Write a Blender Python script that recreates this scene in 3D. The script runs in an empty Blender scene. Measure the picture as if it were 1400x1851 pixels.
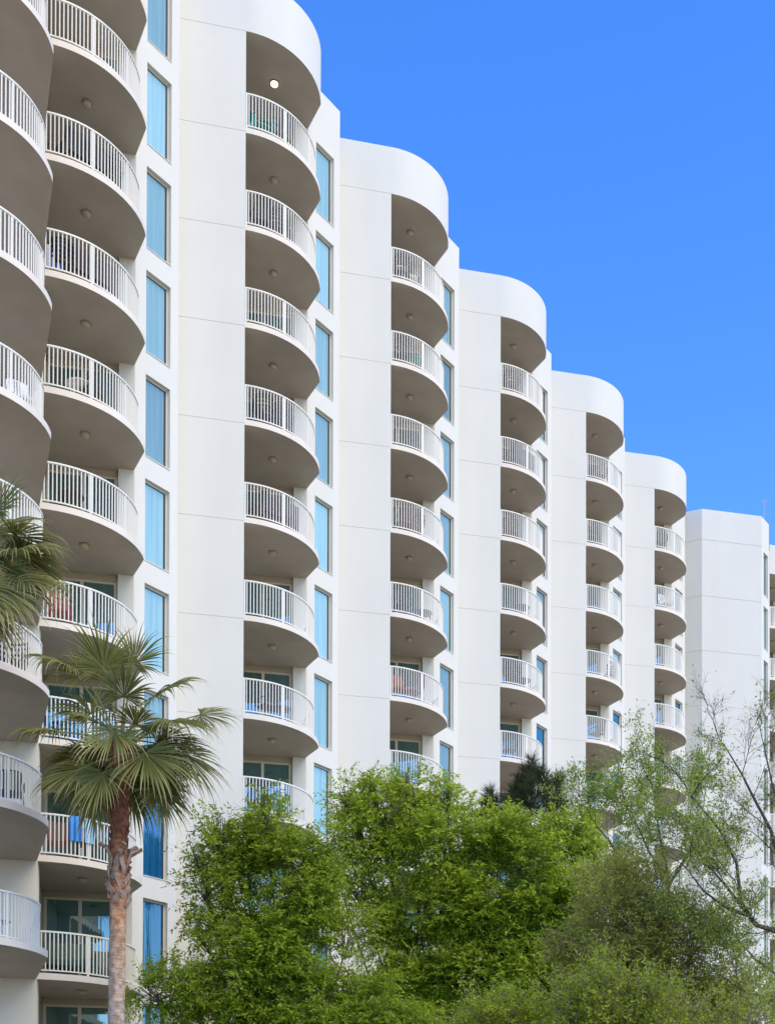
import bpy, math, random
import numpy as np
from mathutils import Vector, Matrix

R = math.radians
scene = bpy.context.scene
COL = scene.collection
rng = np.random.default_rng(7)
random.seed(7)

# ------------------------------------------------------------------ measures
H = 2.9                      # storey height in metres
EYE = 1.7                    # camera height
A1 = 0.2296                  # direction of the flat wing walls
E1 = np.array([math.cos(A1), math.sin(A1)])
E2 = np.array([-E1[1], E1[0]])
B2 = np.array([-2.9889, 13.2258]) * H
STEP = np.array([1.2362, 2.1900]) * H
HRAIL, HSLAB, HJOINT, HWIN, HPAR, HTOP = 11.156, 10.7414, 10.757, 11.729, 11.79, 12.35
SLAB_T = 0.055
RS = 0.803                   # slab arc radius (storeys)
PU, PV = 0.688, 1.096        # outer corner of recess and window wall
EU, EV = PU + 0.5337 * math.cos(R(45)), PV + 0.5337 * math.sin(R(45))
STU, STV = 1.7022, 1.8512
NF = 12

def zz(h): return h * H + EYE
def bay_base(b): return B2 + (b - 2) * STEP

FPX, CX, CY, TH, RO = 2367.39, 971.01, 2113.72, 0.01275, 0.00144
def at(px, py, Y):
    """world point at depth Y seen at photo position (px, py)"""
    x, y = px - CX, py - CY
    xx = x * math.cos(RO) + y * math.sin(RO); yy = -x * math.sin(RO) + y * math.cos(RO)
    u = -yy / FPX; c, s = math.cos(TH), math.sin(TH)
    g = Y / (c - u * s)
    return np.array([xx / FPX * g, Y, (s + u * c) * g + EYE])

# ------------------------------------------------------------------ helpers
class MB:
    def __init__(s): s.v = []; s.f = []; s.m = []
    def add(s, vs, fs, mi=0):
        o = len(s.v); s.v.extend([tuple(map(float, p)) for p in vs])
        for f in fs: s.f.append(tuple(i + o for i in f)); s.m.append(mi)
    def quad(s, a, b, c, d, mi=0): s.add([a, b, c, d], [(0, 1, 2, 3)], mi)
    def box(s, lo, hi, mi=0):
        x0, y0, z0 = lo; x1, y1, z1 = hi
        s.add([(x0,y0,z0),(x1,y0,z0),(x1,y1,z0),(x0,y1,z0),(x0,y0,z1),(x1,y0,z1),(x1,y1,z1),(x0,y1,z1)],
              [(0,3,2,1),(4,5,6,7),(0,1,5,4),(1,2,6,5),(2,3,7,6),(3,0,4,7)], mi)
    def bar(s, p, q, w, h, up=(0, 0, 1), mi=0):
        p = np.array(p, float); q = np.array(q, float); d = q - p; L = np.linalg.norm(d)
        if L < 1e-6: return
        d /= L; up = np.array(up, float)
        if abs(d @ up) > .98: up = np.array([1., 0, 0])
        sd = np.cross(d, up); sd /= np.linalg.norm(sd); u2 = np.cross(sd, d)
        a, b = sd * w / 2, u2 * h / 2
        s.add([p-a-b, p+a-b, p+a+b, p-a+b, q-a-b, q+a-b, q+a+b, q-a+b],
              [(0,3,2,1),(4,5,6,7),(0,1,5,4),(1,2,6,5),(2,3,7,6),(3,0,4,7)], mi)
    def tube(s, pts, rad, n=8, mi=0, cap=True):
        pts = [np.array(p, float) for p in pts]; m = len(pts)
        if np.isscalar(rad): rad = [rad] * m
        rings = []; prev = None
        for i in range(m):
            d = pts[min(i+1, m-1)] - pts[max(i-1, 0)]; d /= (np.linalg.norm(d) + 1e-9)
            ref = np.array([0, 0, 1.]) if abs(d[2]) < .9 else np.array([1., 0, 0])
            if prev is not None: ref = prev
            a = np.cross(d, ref); na = np.linalg.norm(a)
            if na < 1e-6: a = np.cross(d, [0, 1, .1]); na = np.linalg.norm(a)
            a /= na; b = np.cross(a, d); prev = b
            rings.append([pts[i] + rad[i] * (a * math.cos(2*math.pi*k/n) + b * math.sin(2*math.pi*k/n)) for k in range(n)])
        vs = [p for r in rings for p in r]; fs = []
        for i in range(m - 1):
            for k in range(n):
                fs.append((i*n+k, i*n+(k+1) % n, (i+1)*n+(k+1) % n, (i+1)*n+k))
        if cap: fs.append(tuple(range(n))[::-1]); fs.append(tuple((m-1)*n+k for k in range(n)))
        s.add(vs, fs, mi)
    def prism(s, poly, z0, z1, top=0, bot=0, side=0):
        n = len(poly)
        s.add([(x, y, z0) for x, y in poly] + [(x, y, z1) for x, y in poly], [tuple(range(n))[::-1]], bot)
        o = len(s.v) - 2 * n
        s.f.append(tuple(o + n + i for i in range(n))); s.m.append(top)
        for i in range(n):
            j = (i + 1) % n
            s.f.append((o+i, o+j, o+n+j, o+n+i)); s.m.append(side)
    def lathe(s, prof, n=16, c=(0, 0, 0), mi=0):
        vs = []; fs = []
        for r, z in prof:
            for k in range(n): vs.append((c[0]+r*math.cos(2*math.pi*k/n), c[1]+r*math.sin(2*math.pi*k/n), c[2]+z))
        for i in range(len(prof)-1):
            for k in range(n): fs.append((i*n+k, i*n+(k+1) % n, (i+1)*n+(k+1) % n, (i+1)*n+k))
        s.add(vs, fs, mi)
    def mesh(s, name, mats, smooth=False, fix=True):
        me = bpy.data.meshes.new(name); me.from_pydata(s.v, [], s.f)
        if not isinstance(mats, (list, tuple)): mats = [mats]
        for m in mats: me.materials.append(m)
        if len(mats) > 1: me.polygons.foreach_set('material_index', s.m)
        if smooth: me.polygons.foreach_set('use_smooth', [True] * len(s.f))
        me.update()
        if fix:
            import bmesh
            bm = bmesh.new(); bm.from_mesh(me); bmesh.ops.recalc_face_normals(bm, faces=bm.faces); bm.to_mesh(me); bm.free()
        return me

def link(name, me, parent=None, loc=(0, 0, 0), rz=0.0):
    o = bpy.data.objects.new(name, me); COL.objects.link(o)
    o.parent = parent; o.location = loc; o.rotation_euler = (0, 0, rz)
    return o
def tag(o, label=None, cat=None, group=None, kind=None):
    if label: o['label'] = label
    if cat: o['category'] = cat
    if group: o['group'] = group
    if kind: o['kind'] = kind
    return o
def thing(name, label, cat, loc=(0, 0, 0), rz=0.0, group=None):
    return tag(link(name, None, None, loc, rz), label, cat, group)

# ------------------------------------------------------------------ materials
def new_mat(name):
    m = bpy.data.materials.new(name); m.use_nodes = True
    return m, m.node_tree.nodes, m.node_tree.links, m.node_tree.nodes['Principled BSDF']
def ramp(N, c0, c1, p0=0., p1=1.):
    r = N.new('ShaderNodeValToRGB'); e = r.color_ramp.elements
    e[0].color = (*c0, 1); e[1].color = (*c1, 1); e[0].position = p0; e[1].position = p1
    return r
def plain(name, col, rough=.5, var=.0, scale=20., bump=0., metal=0.):
    m, N, L, P = new_mat(name)
    P.inputs['Roughness'].default_value = rough; P.inputs['Metallic'].default_value = metal
    P.inputs['Base Color'].default_value = (*col, 1)
    if var or bump:
        t = N.new('ShaderNodeTexCoord'); n = N.new('ShaderNodeTexNoise'); n.inputs['Scale'].default_value = scale; n.inputs['Detail'].default_value = 6
        L.new(t.outputs['Object'], n.inputs['Vector'])
        if var:
            r = ramp(N, [c * (1 - var) for c in col], [min(c * (1 + var), 1) for c in col], .3, .7)
            L.new(n.outputs['Fac'], r.inputs['Fac']); L.new(r.outputs['Color'], P.inputs['Base Color'])
        if bump:
            b = N.new('ShaderNodeBump'); b.inputs['Strength'].default_value = bump; b.inputs['Distance'].default_value = .01
            L.new(n.outputs['Fac'], b.inputs['Height']); L.new(b.outputs['Normal'], P.inputs['Normal'])
    return m

def stucco(name, col, streak=.028):
    m, N, L, P = new_mat(name); P.inputs['Roughness'].default_value = .75
    g = N.new('ShaderNodeNewGeometry')
    mp = N.new('ShaderNodeMapping'); mp.inputs['Scale'].default_value = (1.4, 1.4, .12); L.new(g.outputs['Position'], mp.inputs['Vector'])
    n1 = N.new('ShaderNodeTexNoise'); n1.inputs['Scale'].default_value = 1.1; n1.inputs['Detail'].default_value = 7; L.new(mp.outputs['Vector'], n1.inputs['Vector'])
    n2 = N.new('ShaderNodeTexNoise'); n2.inputs['Scale'].default_value = .55; n2.inputs['Detail'].default_value = 5; L.new(g.outputs['Position'], n2.inputs['Vector'])
    n3 = N.new('ShaderNodeTexNoise'); n3.inputs['Scale'].default_value = 60; n3.inputs['Detail'].default_value = 4; L.new(g.outputs['Position'], n3.inputs['Vector'])
    mx = N.new('ShaderNodeMath'); mx.operation = 'ADD'; L.new(n1.outputs['Fac'], mx.inputs[0]); L.new(n2.outputs['Fac'], mx.inputs[1])
    hf = N.new('ShaderNodeMath'); hf.operation = 'MULTIPLY'; hf.inputs[1].default_value = .5; L.new(mx.outputs[0], hf.inputs[0])
    dk = [c*(1-streak*1.4) for c in col]
    r = ramp(N, dk, col, .36, .6); L.new(hf.outputs[0], r.inputs['Fac']); L.new(r.outputs['Color'], P.inputs['Base Color'])
    b = N.new('ShaderNodeBump'); b.inputs['Strength'].default_value = .25; b.inputs['Distance'].default_value = .006
    L.new(n3.outputs['Fac'], b.inputs['Height']); L.new(b.outputs['Normal'], P.inputs['Normal'])
    return m

M = {}
M['wall'] = stucco('white_stucco', (.70, .677, .608))
M['edge'] = stucco('cream_slab_edge', (.80, .715, .61), .06)
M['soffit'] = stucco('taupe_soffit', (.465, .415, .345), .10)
M['reveal'] = stucco('shaded_recess', (.42, .365, .285), .05)  # darker than the outer walls: balcony shade put into the colour
M['groove'] = plain('joint_sealant', (.60, .59, .55), .8)
M['rail'] = plain('white_rail_paint', (.78, .75, .67), .4)
M['frame'] = plain('almond_frame_paint', (.62, .56, .46), .45)
M['darkgasket'] = plain('dark_gasket', (.03, .04, .05), .5)
M['roof'] = plain('roof_membrane', (.5, .49, .47), .9, .1, 3)
M['lampbase'] = plain('lamp_base', (.30, .26, .20), .5)
M['lampglass'] = plain('lamp_glass', (.44, .385, .29), .4)

def glass(name, deep, tint, refl, curtain=.0, rough=.015, rand=.25):
    """pane: tinted, partly mirroring glass over a backing colour streaked like drapes"""
    m, N, L, P = new_mat(name)
    out = N['Material Output']
    oi = N.new('ShaderNodeObjectInfo'); tc = N.new('ShaderNodeTexCoord')
    mp = N.new('ShaderNodeMapping'); mp.inputs['Scale'].default_value = (9, 9, .25); L.new(tc.outputs['Object'], mp.inputs['Vector'])
    ad = N.new('ShaderNodeVectorMath'); ad.operation = 'ADD'
    cb = N.new('ShaderNodeCombineXYZ'); mu = N.new('ShaderNodeMath'); mu.operation = 'MULTIPLY'; mu.inputs[1].default_value = 37
    L.new(oi.outputs['Random'], mu.inputs[0]); L.new(mu.outputs[0], cb.inputs[0]); L.new(mu.outputs[0], cb.inputs[2])
    L.new(mp.outputs['Vector'], ad.inputs[0]); L.new(cb.outputs[0], ad.inputs[1])
    n = N.new('ShaderNodeTexNoise'); n.inputs['Scale'].default_value = 1.0; n.inputs['Detail'].default_value = 3; L.new(ad.outputs[0], n.inputs['Vector'])
    c0 = [c * (1 - curtain) for c in deep]; c1 = [c * (1 + curtain) for c in deep]
    r = ramp(N, c0, c1, .35, .65); L.new(n.outputs['Fac'], r.inputs['Fac'])
    hs = N.new('ShaderNodeHueSaturation'); L.new(r.outputs['Color'], hs.inputs['Color'])
    mr = N.new('ShaderNodeMapRange'); mr.inputs['To Min'].default_value = 1 - rand; mr.inputs['To Max'].default_value = 1 + rand; L.new(oi.outputs['Random'], mr.inputs['Value']); L.new(mr.outputs[0], hs.inputs['Value'])
    mr2 = N.new('ShaderNodeMapRange'); mr2.inputs['To Min'].default_value = .475; mr2.inputs['To Max'].default_value = .525; L.new(oi.outputs['Random'], mr2.inputs['Value']); L.new(mr2.outputs[0], hs.inputs['Hue'])
    df = N.new('ShaderNodeBsdfDiffuse'); L.new(hs.outputs['Color'], df.inputs['Color'])
    gl = N.new('ShaderNodeBsdfGlossy'); gl.inputs['Roughness'].default_value = rough; gl.inputs['Color'].default_value = (*tint, 1)
    # slightly wavy panes
    nb = N.new('ShaderNodeTexNoise'); nb.inputs['Scale'].default_value = .9; L.new(ad.outputs[0], nb.inputs['Vector'])
    bp = N.new('ShaderNodeBump'); bp.inputs['Strength'].default_value = .08; bp.inputs['Distance'].default_value = .02; L.new(nb.outputs['Fac'], bp.inputs['Height']); L.new(bp.outputs['Normal'], gl.inputs['Normal'])
    fr = N.new('ShaderNodeFresnel'); fr.inputs['IOR'].default_value = 1.5
    ma = N.new('ShaderNodeMath'); ma.operation = 'MULTIPLY_ADD'; ma.inputs[1].default_value = 1 - refl; ma.inputs[2].default_value = refl; L.new(fr.outputs[0], ma.inputs[0])
    mix = N.new('ShaderNodeMixShader'); L.new(ma.outputs[0], mix.inputs[0]); L.new(df.outputs[0], mix.inputs[1]); L.new(gl.outputs[0], mix.inputs[2])
    L.new(mix.outputs[0], out.inputs['Surface']); N.remove(P)
    return m
M['winglass'] = glass('window_glass', (.25, .40, .37), (1.0, .97, .84), .16, .10, rand=.42)
M['darkpane'] = glass('dark_reflection_glass', (.008, .10, .19), (.85, .95, .95), .12, .25)  # dark colour stands in for trees mirrored in the lower panes
M['doorglass'] = glass('door_glass', (.012, .10, .115), (.80, .96, .86), .24, .3)

# ------------------------------------------------------------------ world, sun, camera
SUN_EL, SUN_AZ = R(50), R(128)       # azimuth measured clockwise from +Y (behind the building)
w = bpy.data.worlds.new('World'); scene.world = w; w.use_nodes = True
wn, wl = w.node_tree.nodes, w.node_tree.links
sky = wn.new('ShaderNodeTexSky'); sky.sky_type = 'NISHITA'; sky.sun_disc = False
sky.sun_elevation = SUN_EL; sky.sun_rotation = SUN_AZ
sky.altitude = 0; sky.air_density = 1.0; sky.dust_density = 0.0; sky.ozone_density = 3.0
hs = wn.new('ShaderNodeHueSaturation'); hs.inputs['Saturation'].default_value = 1.31; hs.inputs['Hue'].default_value = .514
wl.new(sky.outputs[0], hs.inputs['Color']); wl.new(hs.outputs[0], wn['Background'].inputs['Color'])
wn['Background'].inputs['Strength'].default_value = .15
sl = bpy.data.lights.new('sun', 'SUN'); sl.energy = 1.4; sl.angle = R(50); sl.color = (1, .81, .42)
so = bpy.data.objects.new('sun', sl); COL.objects.link(so)
sd = Vector((math.sin(SUN_AZ) * math.cos(SUN_EL), math.cos(SUN_AZ) * math.cos(SUN_EL), math.sin(SUN_EL)))
so.rotation_euler = sd.to_track_quat('Z', 'Y').to_euler(); so.location = (30, -40, 60)

cd = bpy.data.cameras.new('camera'); co = bpy.data.objects.new('camera', cd); COL.objects.link(co); scene.camera = co
cd.sensor_fit = 'VERTICAL'; cd.sensor_height = 36; cd.sensor_width = 36
cd.lens = FPX / 1851 * 36; cd.shift_x = (700 - CX) / 1851; cd.shift_y = (CY - 925.5) / 1851
cd.clip_start = .1; cd.clip_end = 5000
co.matrix_world = Matrix.Translation((0, 0, EYE)) @ Matrix.Rotation(R(90) + TH, 4, 'X') @ Matrix.Rotation(RO, 4, 'Z')
vs = scene.view_settings; vs.view_transform = 'Standard'; vs.look = 'None'; vs.exposure = 1.32; vs.gamma = 1

# ------------------------------------------------------------------ ground
mb = MB(); mb.quad((-1500, -1500, 0), (1500, -1500, 0), (1500, 1500, 0), (-1500, 1500, 0))
gm = plain('sandy_ground', (.36, .27, .16), .9, .25, .4)
tag(link('ground', mb.mesh('ground', gm)), kind='structure')
mb = MB(); _o = [B2 - STEP*4.5 - np.array([2, 17.]), B2 + STEP*7 - np.array([-14, 12.]), B2 + STEP*7 + np.array([-6, 4.]), B2 - STEP*4.5 + np.array([-8, 4.])]
mb.add([(x, y, .004) for x, y in _o], [(0, 1, 2, 3)])
tag(link('added_lawn', mb.mesh('added_lawn', plain('added_lawn_grass', (.045, .065, .022), .9, .35, 2))), kind='structure')  # dark strip out of view, added to darken the lower soffits

# ------------------------------------------------------------------ the building
bld = thing('apartment_building', 'white high-rise block stepping back in bays of rounded balconies and tall windows', 'building', (*bay_base(2), 0))
ROOT = np.array([*bay_base(2), 0.])
def part(name, me, bay=None, z=0., parent=None, uv=(0, 0)):
    """place a bay-local mesh as a child of the building"""
    if parent is not None:
        return link(name, me, parent, (uv[0], uv[1], z))
    b = bay if isinstance(bay, np.ndarray) else bay_base(bay)
    p = b + uv[0] * E1 + uv[1] * E2
    return link(name, me, bld, (p[0] - ROOT[0], p[1] - ROOT[1], z), A1)

def U(*a): return tuple(x * H for x in a)

def wall_panels(mb, p, q, z0, z1, joints, g=.006, d=.011, thick=.25):
    """storey-high stucco panels from plan point p to q with recessed joints; the outside is on the right of p->q"""
    p = np.array(p, float); q = np.array(q, float); t = (q - p) / np.linalg.norm(q - p)
    n = np.array([t[1], -t[0]])
    js = sorted([j for j in joints if z0 < j < z1])
    lo = z0
    for j in js + [None]:
        hi = z1 if j is None else j - g
        a, b = p, q
        mb.quad((*a, lo), (*b, lo), (*b, hi), (*a, hi), 0)
        if j is not None:
            ia, ib = p - n * d, q - n * d
            mb.quad((*a, hi), (*b, hi), (*ib, hi), (*ia, hi), 0)
            mb.quad((*ia, hi), (*ib, hi), (*ib, j + g), (*ia, j + g), 1)
            mb.quad((*ia, j + g), (*ib, j + g), (*b, j + g), (*a, j + g), 0)
            lo = j + g
JOINTS = [zz(HPAR)] + [zz(HJOINT - k) for k in range(0, 11)]
ZT = zz(HTOP)

# flat wing wall: visible front plus the cheek beside the balcony
FU0 = -(STU - EU) - .02                    # left end, behind the neighbour's window block
mb = MB()
wall_panels(mb, U(FU0, 0), U(0, 0), 0, ZT, JOINTS)
mb.quad((0, 0, 0), (0, .11*H, 0), (0, .11*H, zz(HPAR)), (0, 0, zz(HPAR)))
mb.quad((0, .11*H, 0), (-.11*H, .11*H, 0), (-.11*H, .11*H, zz(HPAR)), (0, .11*H, zz(HPAR)))
wing_me = mb.mesh('wing_wall', [M['wall'], M['groove']], fix=False)

# recess walls behind the balcony: side cheek, head above door, pier
VD = PV + .045
DU0, DU1, DUE = -.10, .528, .543
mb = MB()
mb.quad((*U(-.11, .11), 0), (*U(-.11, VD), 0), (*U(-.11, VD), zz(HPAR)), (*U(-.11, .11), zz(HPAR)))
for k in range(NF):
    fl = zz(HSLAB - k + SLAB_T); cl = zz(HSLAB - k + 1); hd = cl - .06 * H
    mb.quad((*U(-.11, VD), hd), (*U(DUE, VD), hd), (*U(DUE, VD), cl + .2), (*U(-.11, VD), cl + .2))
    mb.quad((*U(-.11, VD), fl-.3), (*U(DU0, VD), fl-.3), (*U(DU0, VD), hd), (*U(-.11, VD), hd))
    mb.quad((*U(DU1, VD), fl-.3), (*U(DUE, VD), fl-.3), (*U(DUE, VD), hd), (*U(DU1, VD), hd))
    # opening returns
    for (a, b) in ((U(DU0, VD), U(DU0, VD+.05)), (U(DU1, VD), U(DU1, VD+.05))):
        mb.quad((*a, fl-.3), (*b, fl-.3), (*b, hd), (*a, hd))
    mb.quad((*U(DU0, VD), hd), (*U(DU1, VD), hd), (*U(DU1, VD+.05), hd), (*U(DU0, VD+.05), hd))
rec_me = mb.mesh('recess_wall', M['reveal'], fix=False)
mb = MB()
mb.quad((*U(DUE, VD), 0), (*U(DUE, PV), 0), (*U(DUE, PV), ZT), (*U(DUE, VD), ZT))
mb.quad((*U(DUE, PV), 0), (*U(PU, PV), 0), (*U(PU, PV), ZT), (*U(DUE, PV), ZT))
pier_me = mb.mesh('pier', M['wall'], fix=False)

# window wall with openings and reveals
WL, WR, WHT = .1301, .4334, .79
def window_wall(mb, p, d, n, length, wl, wr, dep=.17):
    """vertical wall from p along d with a window opening per storey"""
    P3 = lambda s, off, z: (p[0] + d[0]*s - n[0]*off, p[1] + d[1]*s - n[1]*off, z)
    a, b = wl * H, wr * H; Lm = length * H
    mb.quad(P3(0,0,0), P3(a,0,0), P3(a,0,ZT), P3(0,0,ZT)); mb.quad(P3(b,0,0), P3(Lm,0,0), P3(Lm,0,ZT), P3(b,0,ZT))
    top = ZT
    for k in range(NF):
        t = zz(HWIN - k); bt = t - WHT * H
        mb.quad(P3(a,0,t), P3(b,0,t), P3(b,0,top), P3(a,0,top)); top = bt
        mb.quad(P3(a,0,bt), P3(a,dep,bt), P3(a,dep,t), P3(a,0,t)); mb.quad(P3(b,0,bt), P3(b,dep,bt), P3(b,dep,t), P3(b,0,t))
        mb.quad(P3(a,0,t), P3(b,0,t), P3(b,dep,t), P3(a,dep,t)); mb.quad(P3(a,0,bt), P3(b,0,bt), P3(b,dep,bt-.0), P3(a,dep,bt))
    mb.quad(P3(a,0,0), P3(b,0,0), P3(b,0,top), P3(a,0,top))
C45 = math.cos(R(45))
WD = np.array([C45, C45]); WN = np.array([C45, -C45])
mb = MB()
window_wall(mb, np.array(U(PU, PV)), WD, WN, .5337, WL, WR)
# return behind the window block's outer edge
mb.quad((*U(EU, EV), 0), (*U(EU - .05, STV + .03), 0), (*U(EU - .05, STV + .03), ZT), (*U(EU, EV), ZT))
win_wall_me = mb.mesh('window_wall', M['wall'], fix=False)

# window: almond frame + pane + sill, in its own frame (x along the wall, -y outwards)
def window_meshes(wid, hgt):
    fr = MB(); t = .055
    fr.box((0, -.03, 0), (t, .03, hgt)); fr.box((wid - t, -.03, 0), (wid, .03, hgt))
    fr.box((t, -.03, hgt - t), (wid - t, .03, hgt)); fr.box((t, -.03, 0), (wid - t, .03, t))
    g = .022                                             # dark gasket inside the frame
    fr.box((t, -.022, t), (t + g, .02, hgt - t), 1); fr.box((wid - t - g*2.4, -.026, t), (wid - t, .02, hgt - t), 1)
    fr.box((t + g, -.022, hgt - t - g), (wid - t - g, .02, hgt - t), 1)
    pane = MB(); pane.box((t + g*.5, -.008, t), (wid - t - g*.5, .008, hgt - t - g*.5))
    sill = MB(); sill.box((0.002, -.16, -.0), (wid - .002, -.031, .02))
    return fr.mesh('window', [M['frame'], M['darkgasket']]), pane.mesh('pane', M['winglass']), sill.mesh('sill', M['wall'])
wf, wp, ws = window_meshes((WR - WL) * H, WHT * H)
wp_dark = wp.copy(); wp_dark.materials[0] = M['darkpane']
def put_window(loc, rz, dark=False):
    o = link('window', wf, bld, loc, rz); link('pane', wp_dark if dark else wp, o); link('sill', ws, o)

# sliding door: frame, centre stile, two panes
dw, dh = (DU1 - DU0) * H, (1 - SLAB_T - .06) * H
t = .07
df = MB(); df.box((0, -.04, 0), (t, .04, dh)); df.box((dw - t, -.04, 0), (dw, .04, dh)); df.box((t, -.04, dh - t*.8), (dw - t, .04, dh)); df.box((t, -.04, 0), (dw - t, .04, t))
xm = (.219 - DU0) * H; df.box((xm - .045, -.05, t), (xm + .045, .03, dh - t*.8))
door_me = df.mesh('sliding_door', M['frame'])
p1 = MB(); p1.box((t, -.006, t), (xm - .045, .006, dh - t*.8)); pane1 = p1.mesh('pane', M['doorglass'])
p2 = MB(); p2.box((xm + .045, -.006, t), (dw - t, .006, dh - t*.8)); pane2 = p2.mesh('pane', M['doorglass'])

# balcony slab
def arc(r, c, a0, a1, n): return [(c[0] + r*math.sin(a0+(a1-a0)*i/n), c[1] - r*math.cos(a0+(a1-a0)*i/n)) for i in range(n + 1)]
slab_arc = arc(RS, (0, RS), 0, R(86), 40)
poly = [U(*p) for p in slab_arc] + [U(PU - .002, PV - .002), U(DUE - .002, PV - .002), U(DUE - .002, VD - .002), U(-.108, VD - .002), U(-.108, .112), U(0.002, .112), ]
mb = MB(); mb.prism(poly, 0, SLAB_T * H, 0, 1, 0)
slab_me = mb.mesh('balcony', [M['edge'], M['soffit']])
# railing along a slightly tighter arc, then straight back to the wall
rp = arc(.737, (0, .745), 0, R(90), 60) + [(.70, .93), (.668, 1.06)]
rp = [np.array(U(*p)) for p in rp]
seg = [0.]
for i in range(1, len(rp)): seg.append(seg[-1] + np.linalg.norm(rp[i] - rp[i-1]))
def on_rail(s):
    i = min(max(np.searchsorted(seg, s), 1), len(rp) - 1); f = (s - seg[i-1]) / (seg[i] - seg[i-1])
    return rp[i-1] * (1 - f) + rp[i] * f
RH = (HRAIL - HSLAB - SLAB_T) * H
def railing_mesh(posts=None, n=44):
    mb = MB()
    for i in range(n):
        a, b = on_rail(seg[-1]*i/n), on_rail(seg[-1]*(i+1)/n)
        mb.bar((*a, RH - .02), (*b, RH - .02), .055, .04); mb.bar((*a, .07), (*b, .07), .035, .03)
    nb = int(seg[-1] / .096)
    for i in range(1, nb):
        p = on_rail(seg[-1] * i / nb); mb.box((p[0]-.014, p[1]-.014, .085), (p[0]+.014, p[1]+.014, RH - .04))
    for s in posts or (.03, 1.22, 2.35, 3.3, seg[-1] - .04):
        p = on_rail(s); mb.box((p[0]-.024, p[1]-.024, 0), (p[0]+.024, p[1]+.024, RH - .02))
    return mb.mesh('railing', M['rail'])
rail_me = railing_mesh()
mb = MB(); mb.lathe([(0, 0), (.125, 0), (.135, -.02), (.125, -.04), (.115, -.04)], 20)
mb.lathe([(.112, -.038), (.105, -.075), (.075, -.105), (.035, -.118), (0, -.12)], 20, mi=1)
lamp_me = mb.mesh('ceiling_light', [M['lampbase'], M['lampglass']], smooth=True)
lit = bpy.data.materials.new('lit_lamp_glass'); lit.use_nodes = True
lit.node_tree.nodes['Principled BSDF'].inputs['Emission Color'].default_value = (1, .82, .50, 1); lit.node_tree.nodes['Principled BSDF'].inputs['Emission Strength'].default_value = 1.3
lamp_lit = lamp_me.copy(); lamp_lit.materials[1] = lit

# curved parapet closing the balcony stack at the roof, with its own soffit
pp = [U(*p) for p in slab_arc] + [U(PU, PV)]
mb = MB(); z0, z1 = zz(HPAR), ZT
for i in range(len(pp) - 1):
    mb.quad((*pp[i], z0), (*pp[i+1], z0), (*pp[i+1], z1), (*pp[i], z1), 0)
inn = [(p[0]*.93 - .02, .15 + p[1]*.93) for p in pp]
for i in range(len(pp) - 1):
    mb.quad((*pp[i], z1), (*pp[i+1], z1), (*inn[i+1], z1), (*inn[i], z1), 0)
    mb.quad((*inn[i], z1), (*inn[i+1], z1), (*inn[i+1], z0+.3), (*inn[i], z0+.3), 0)
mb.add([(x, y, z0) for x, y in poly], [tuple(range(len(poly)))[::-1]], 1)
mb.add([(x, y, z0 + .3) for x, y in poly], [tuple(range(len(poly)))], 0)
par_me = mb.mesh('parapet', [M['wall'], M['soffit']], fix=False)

bal = {}
DARK = {(1, 8), (1, 9), (1, 10), (1, 11), (4, 5), (4, 7), (5, 4), (5, 6), (6, 3), (6, 5), (6, 1), (3, 9), (2, 9)}   # dark panes: mirrored trees painted in behind the palm, open drapes elsewhere
def build_bay(b, key, k0=0, lit_top=False):
    base = b if isinstance(b, np.ndarray) else bay_base(b)
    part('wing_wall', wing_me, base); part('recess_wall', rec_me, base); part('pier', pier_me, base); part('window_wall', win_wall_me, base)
    pa = part('parapet', par_me, base)
    link('ceiling_light', lamp_lit if lit_top else lamp_me, pa, (.3*H, .57*H, zz(HPAR)))
    for k in range(NF):
        s = part('balcony', slab_me, base, zz(HSLAB - k)); bal[(key, k)] = (base, zz(HSLAB - k + SLAB_T))
        link('railing', rail_me, s, (0, 0, SLAB_T * H))
        link('ceiling_light', lamp_me, s, (.3*H, .57*H, 0), random.uniform(0, 6))
        d = part('sliding_door', door_me, base, zz(HSLAB - k + SLAB_T), uv=(DU0*H, (VD+.025)*H))
        link('pane', pane1, d, (0, .01, 0)); link('pane', pane2, d, (0, -.012, 0))
        wloc = np.array(U(PU, PV)) + WD * WL * H - WN * .14
        wl_ = base + wloc[0] * E1 + wloc[1] * E2 - ROOT[:2]
        put_window((wl_[0], wl_[1], zz(HWIN - k - WHT)), A1 + R(45), (key, k) in DARK)
for b in range(1, 7): build_bay(b, b, lit_top=(b == 2))

# deep corner balconies at the left end, in front of the next bay's wing wall
B1 = bay_base(1)
mb = MB(); wall_panels(mb, U(-2.6, 0), U(FU0, 0), 0, ZT, [zz(HPAR)])
mb.quad((*U(-2.6, -1.9), 0), (*U(-2.6, 0), 0), (*U(-2.6, 0), ZT), (*U(-2.6, -1.9), ZT))
part('wing_wall', mb.mesh('wing_wall', [M['wall'], M['groove']], fix=False), B1)
cpoly = [U(-2.59, -1.78)] + [U(*p) for p in arc(.70, (-.47, -1.08), 0, R(88), 30)] + [U(.205, -.98), U(-.006, -.004), U(-2.59, -.004)]
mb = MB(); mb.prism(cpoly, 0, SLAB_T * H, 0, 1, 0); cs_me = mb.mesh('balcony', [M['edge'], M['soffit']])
rp0 = rp; seg0 = seg
rp = [np.array(U(*p)) for p in [(-2.56, -1.715), (-1.6, -1.715)] + arc(.635, (-.47, -1.08), 0, R(90), 44) + [(.14, -.90), (-.04, -.03)]]
seg = [0.]
for i in range(1, len(rp)): seg.append(seg[-1] + np.linalg.norm(rp[i] - rp[i-1]))
posts0 = (.03, 1.9, 3.9, 5.2, 6.3, 7.6, 8.7)
cr_me = railing_mesh(posts0, 90)
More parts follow.
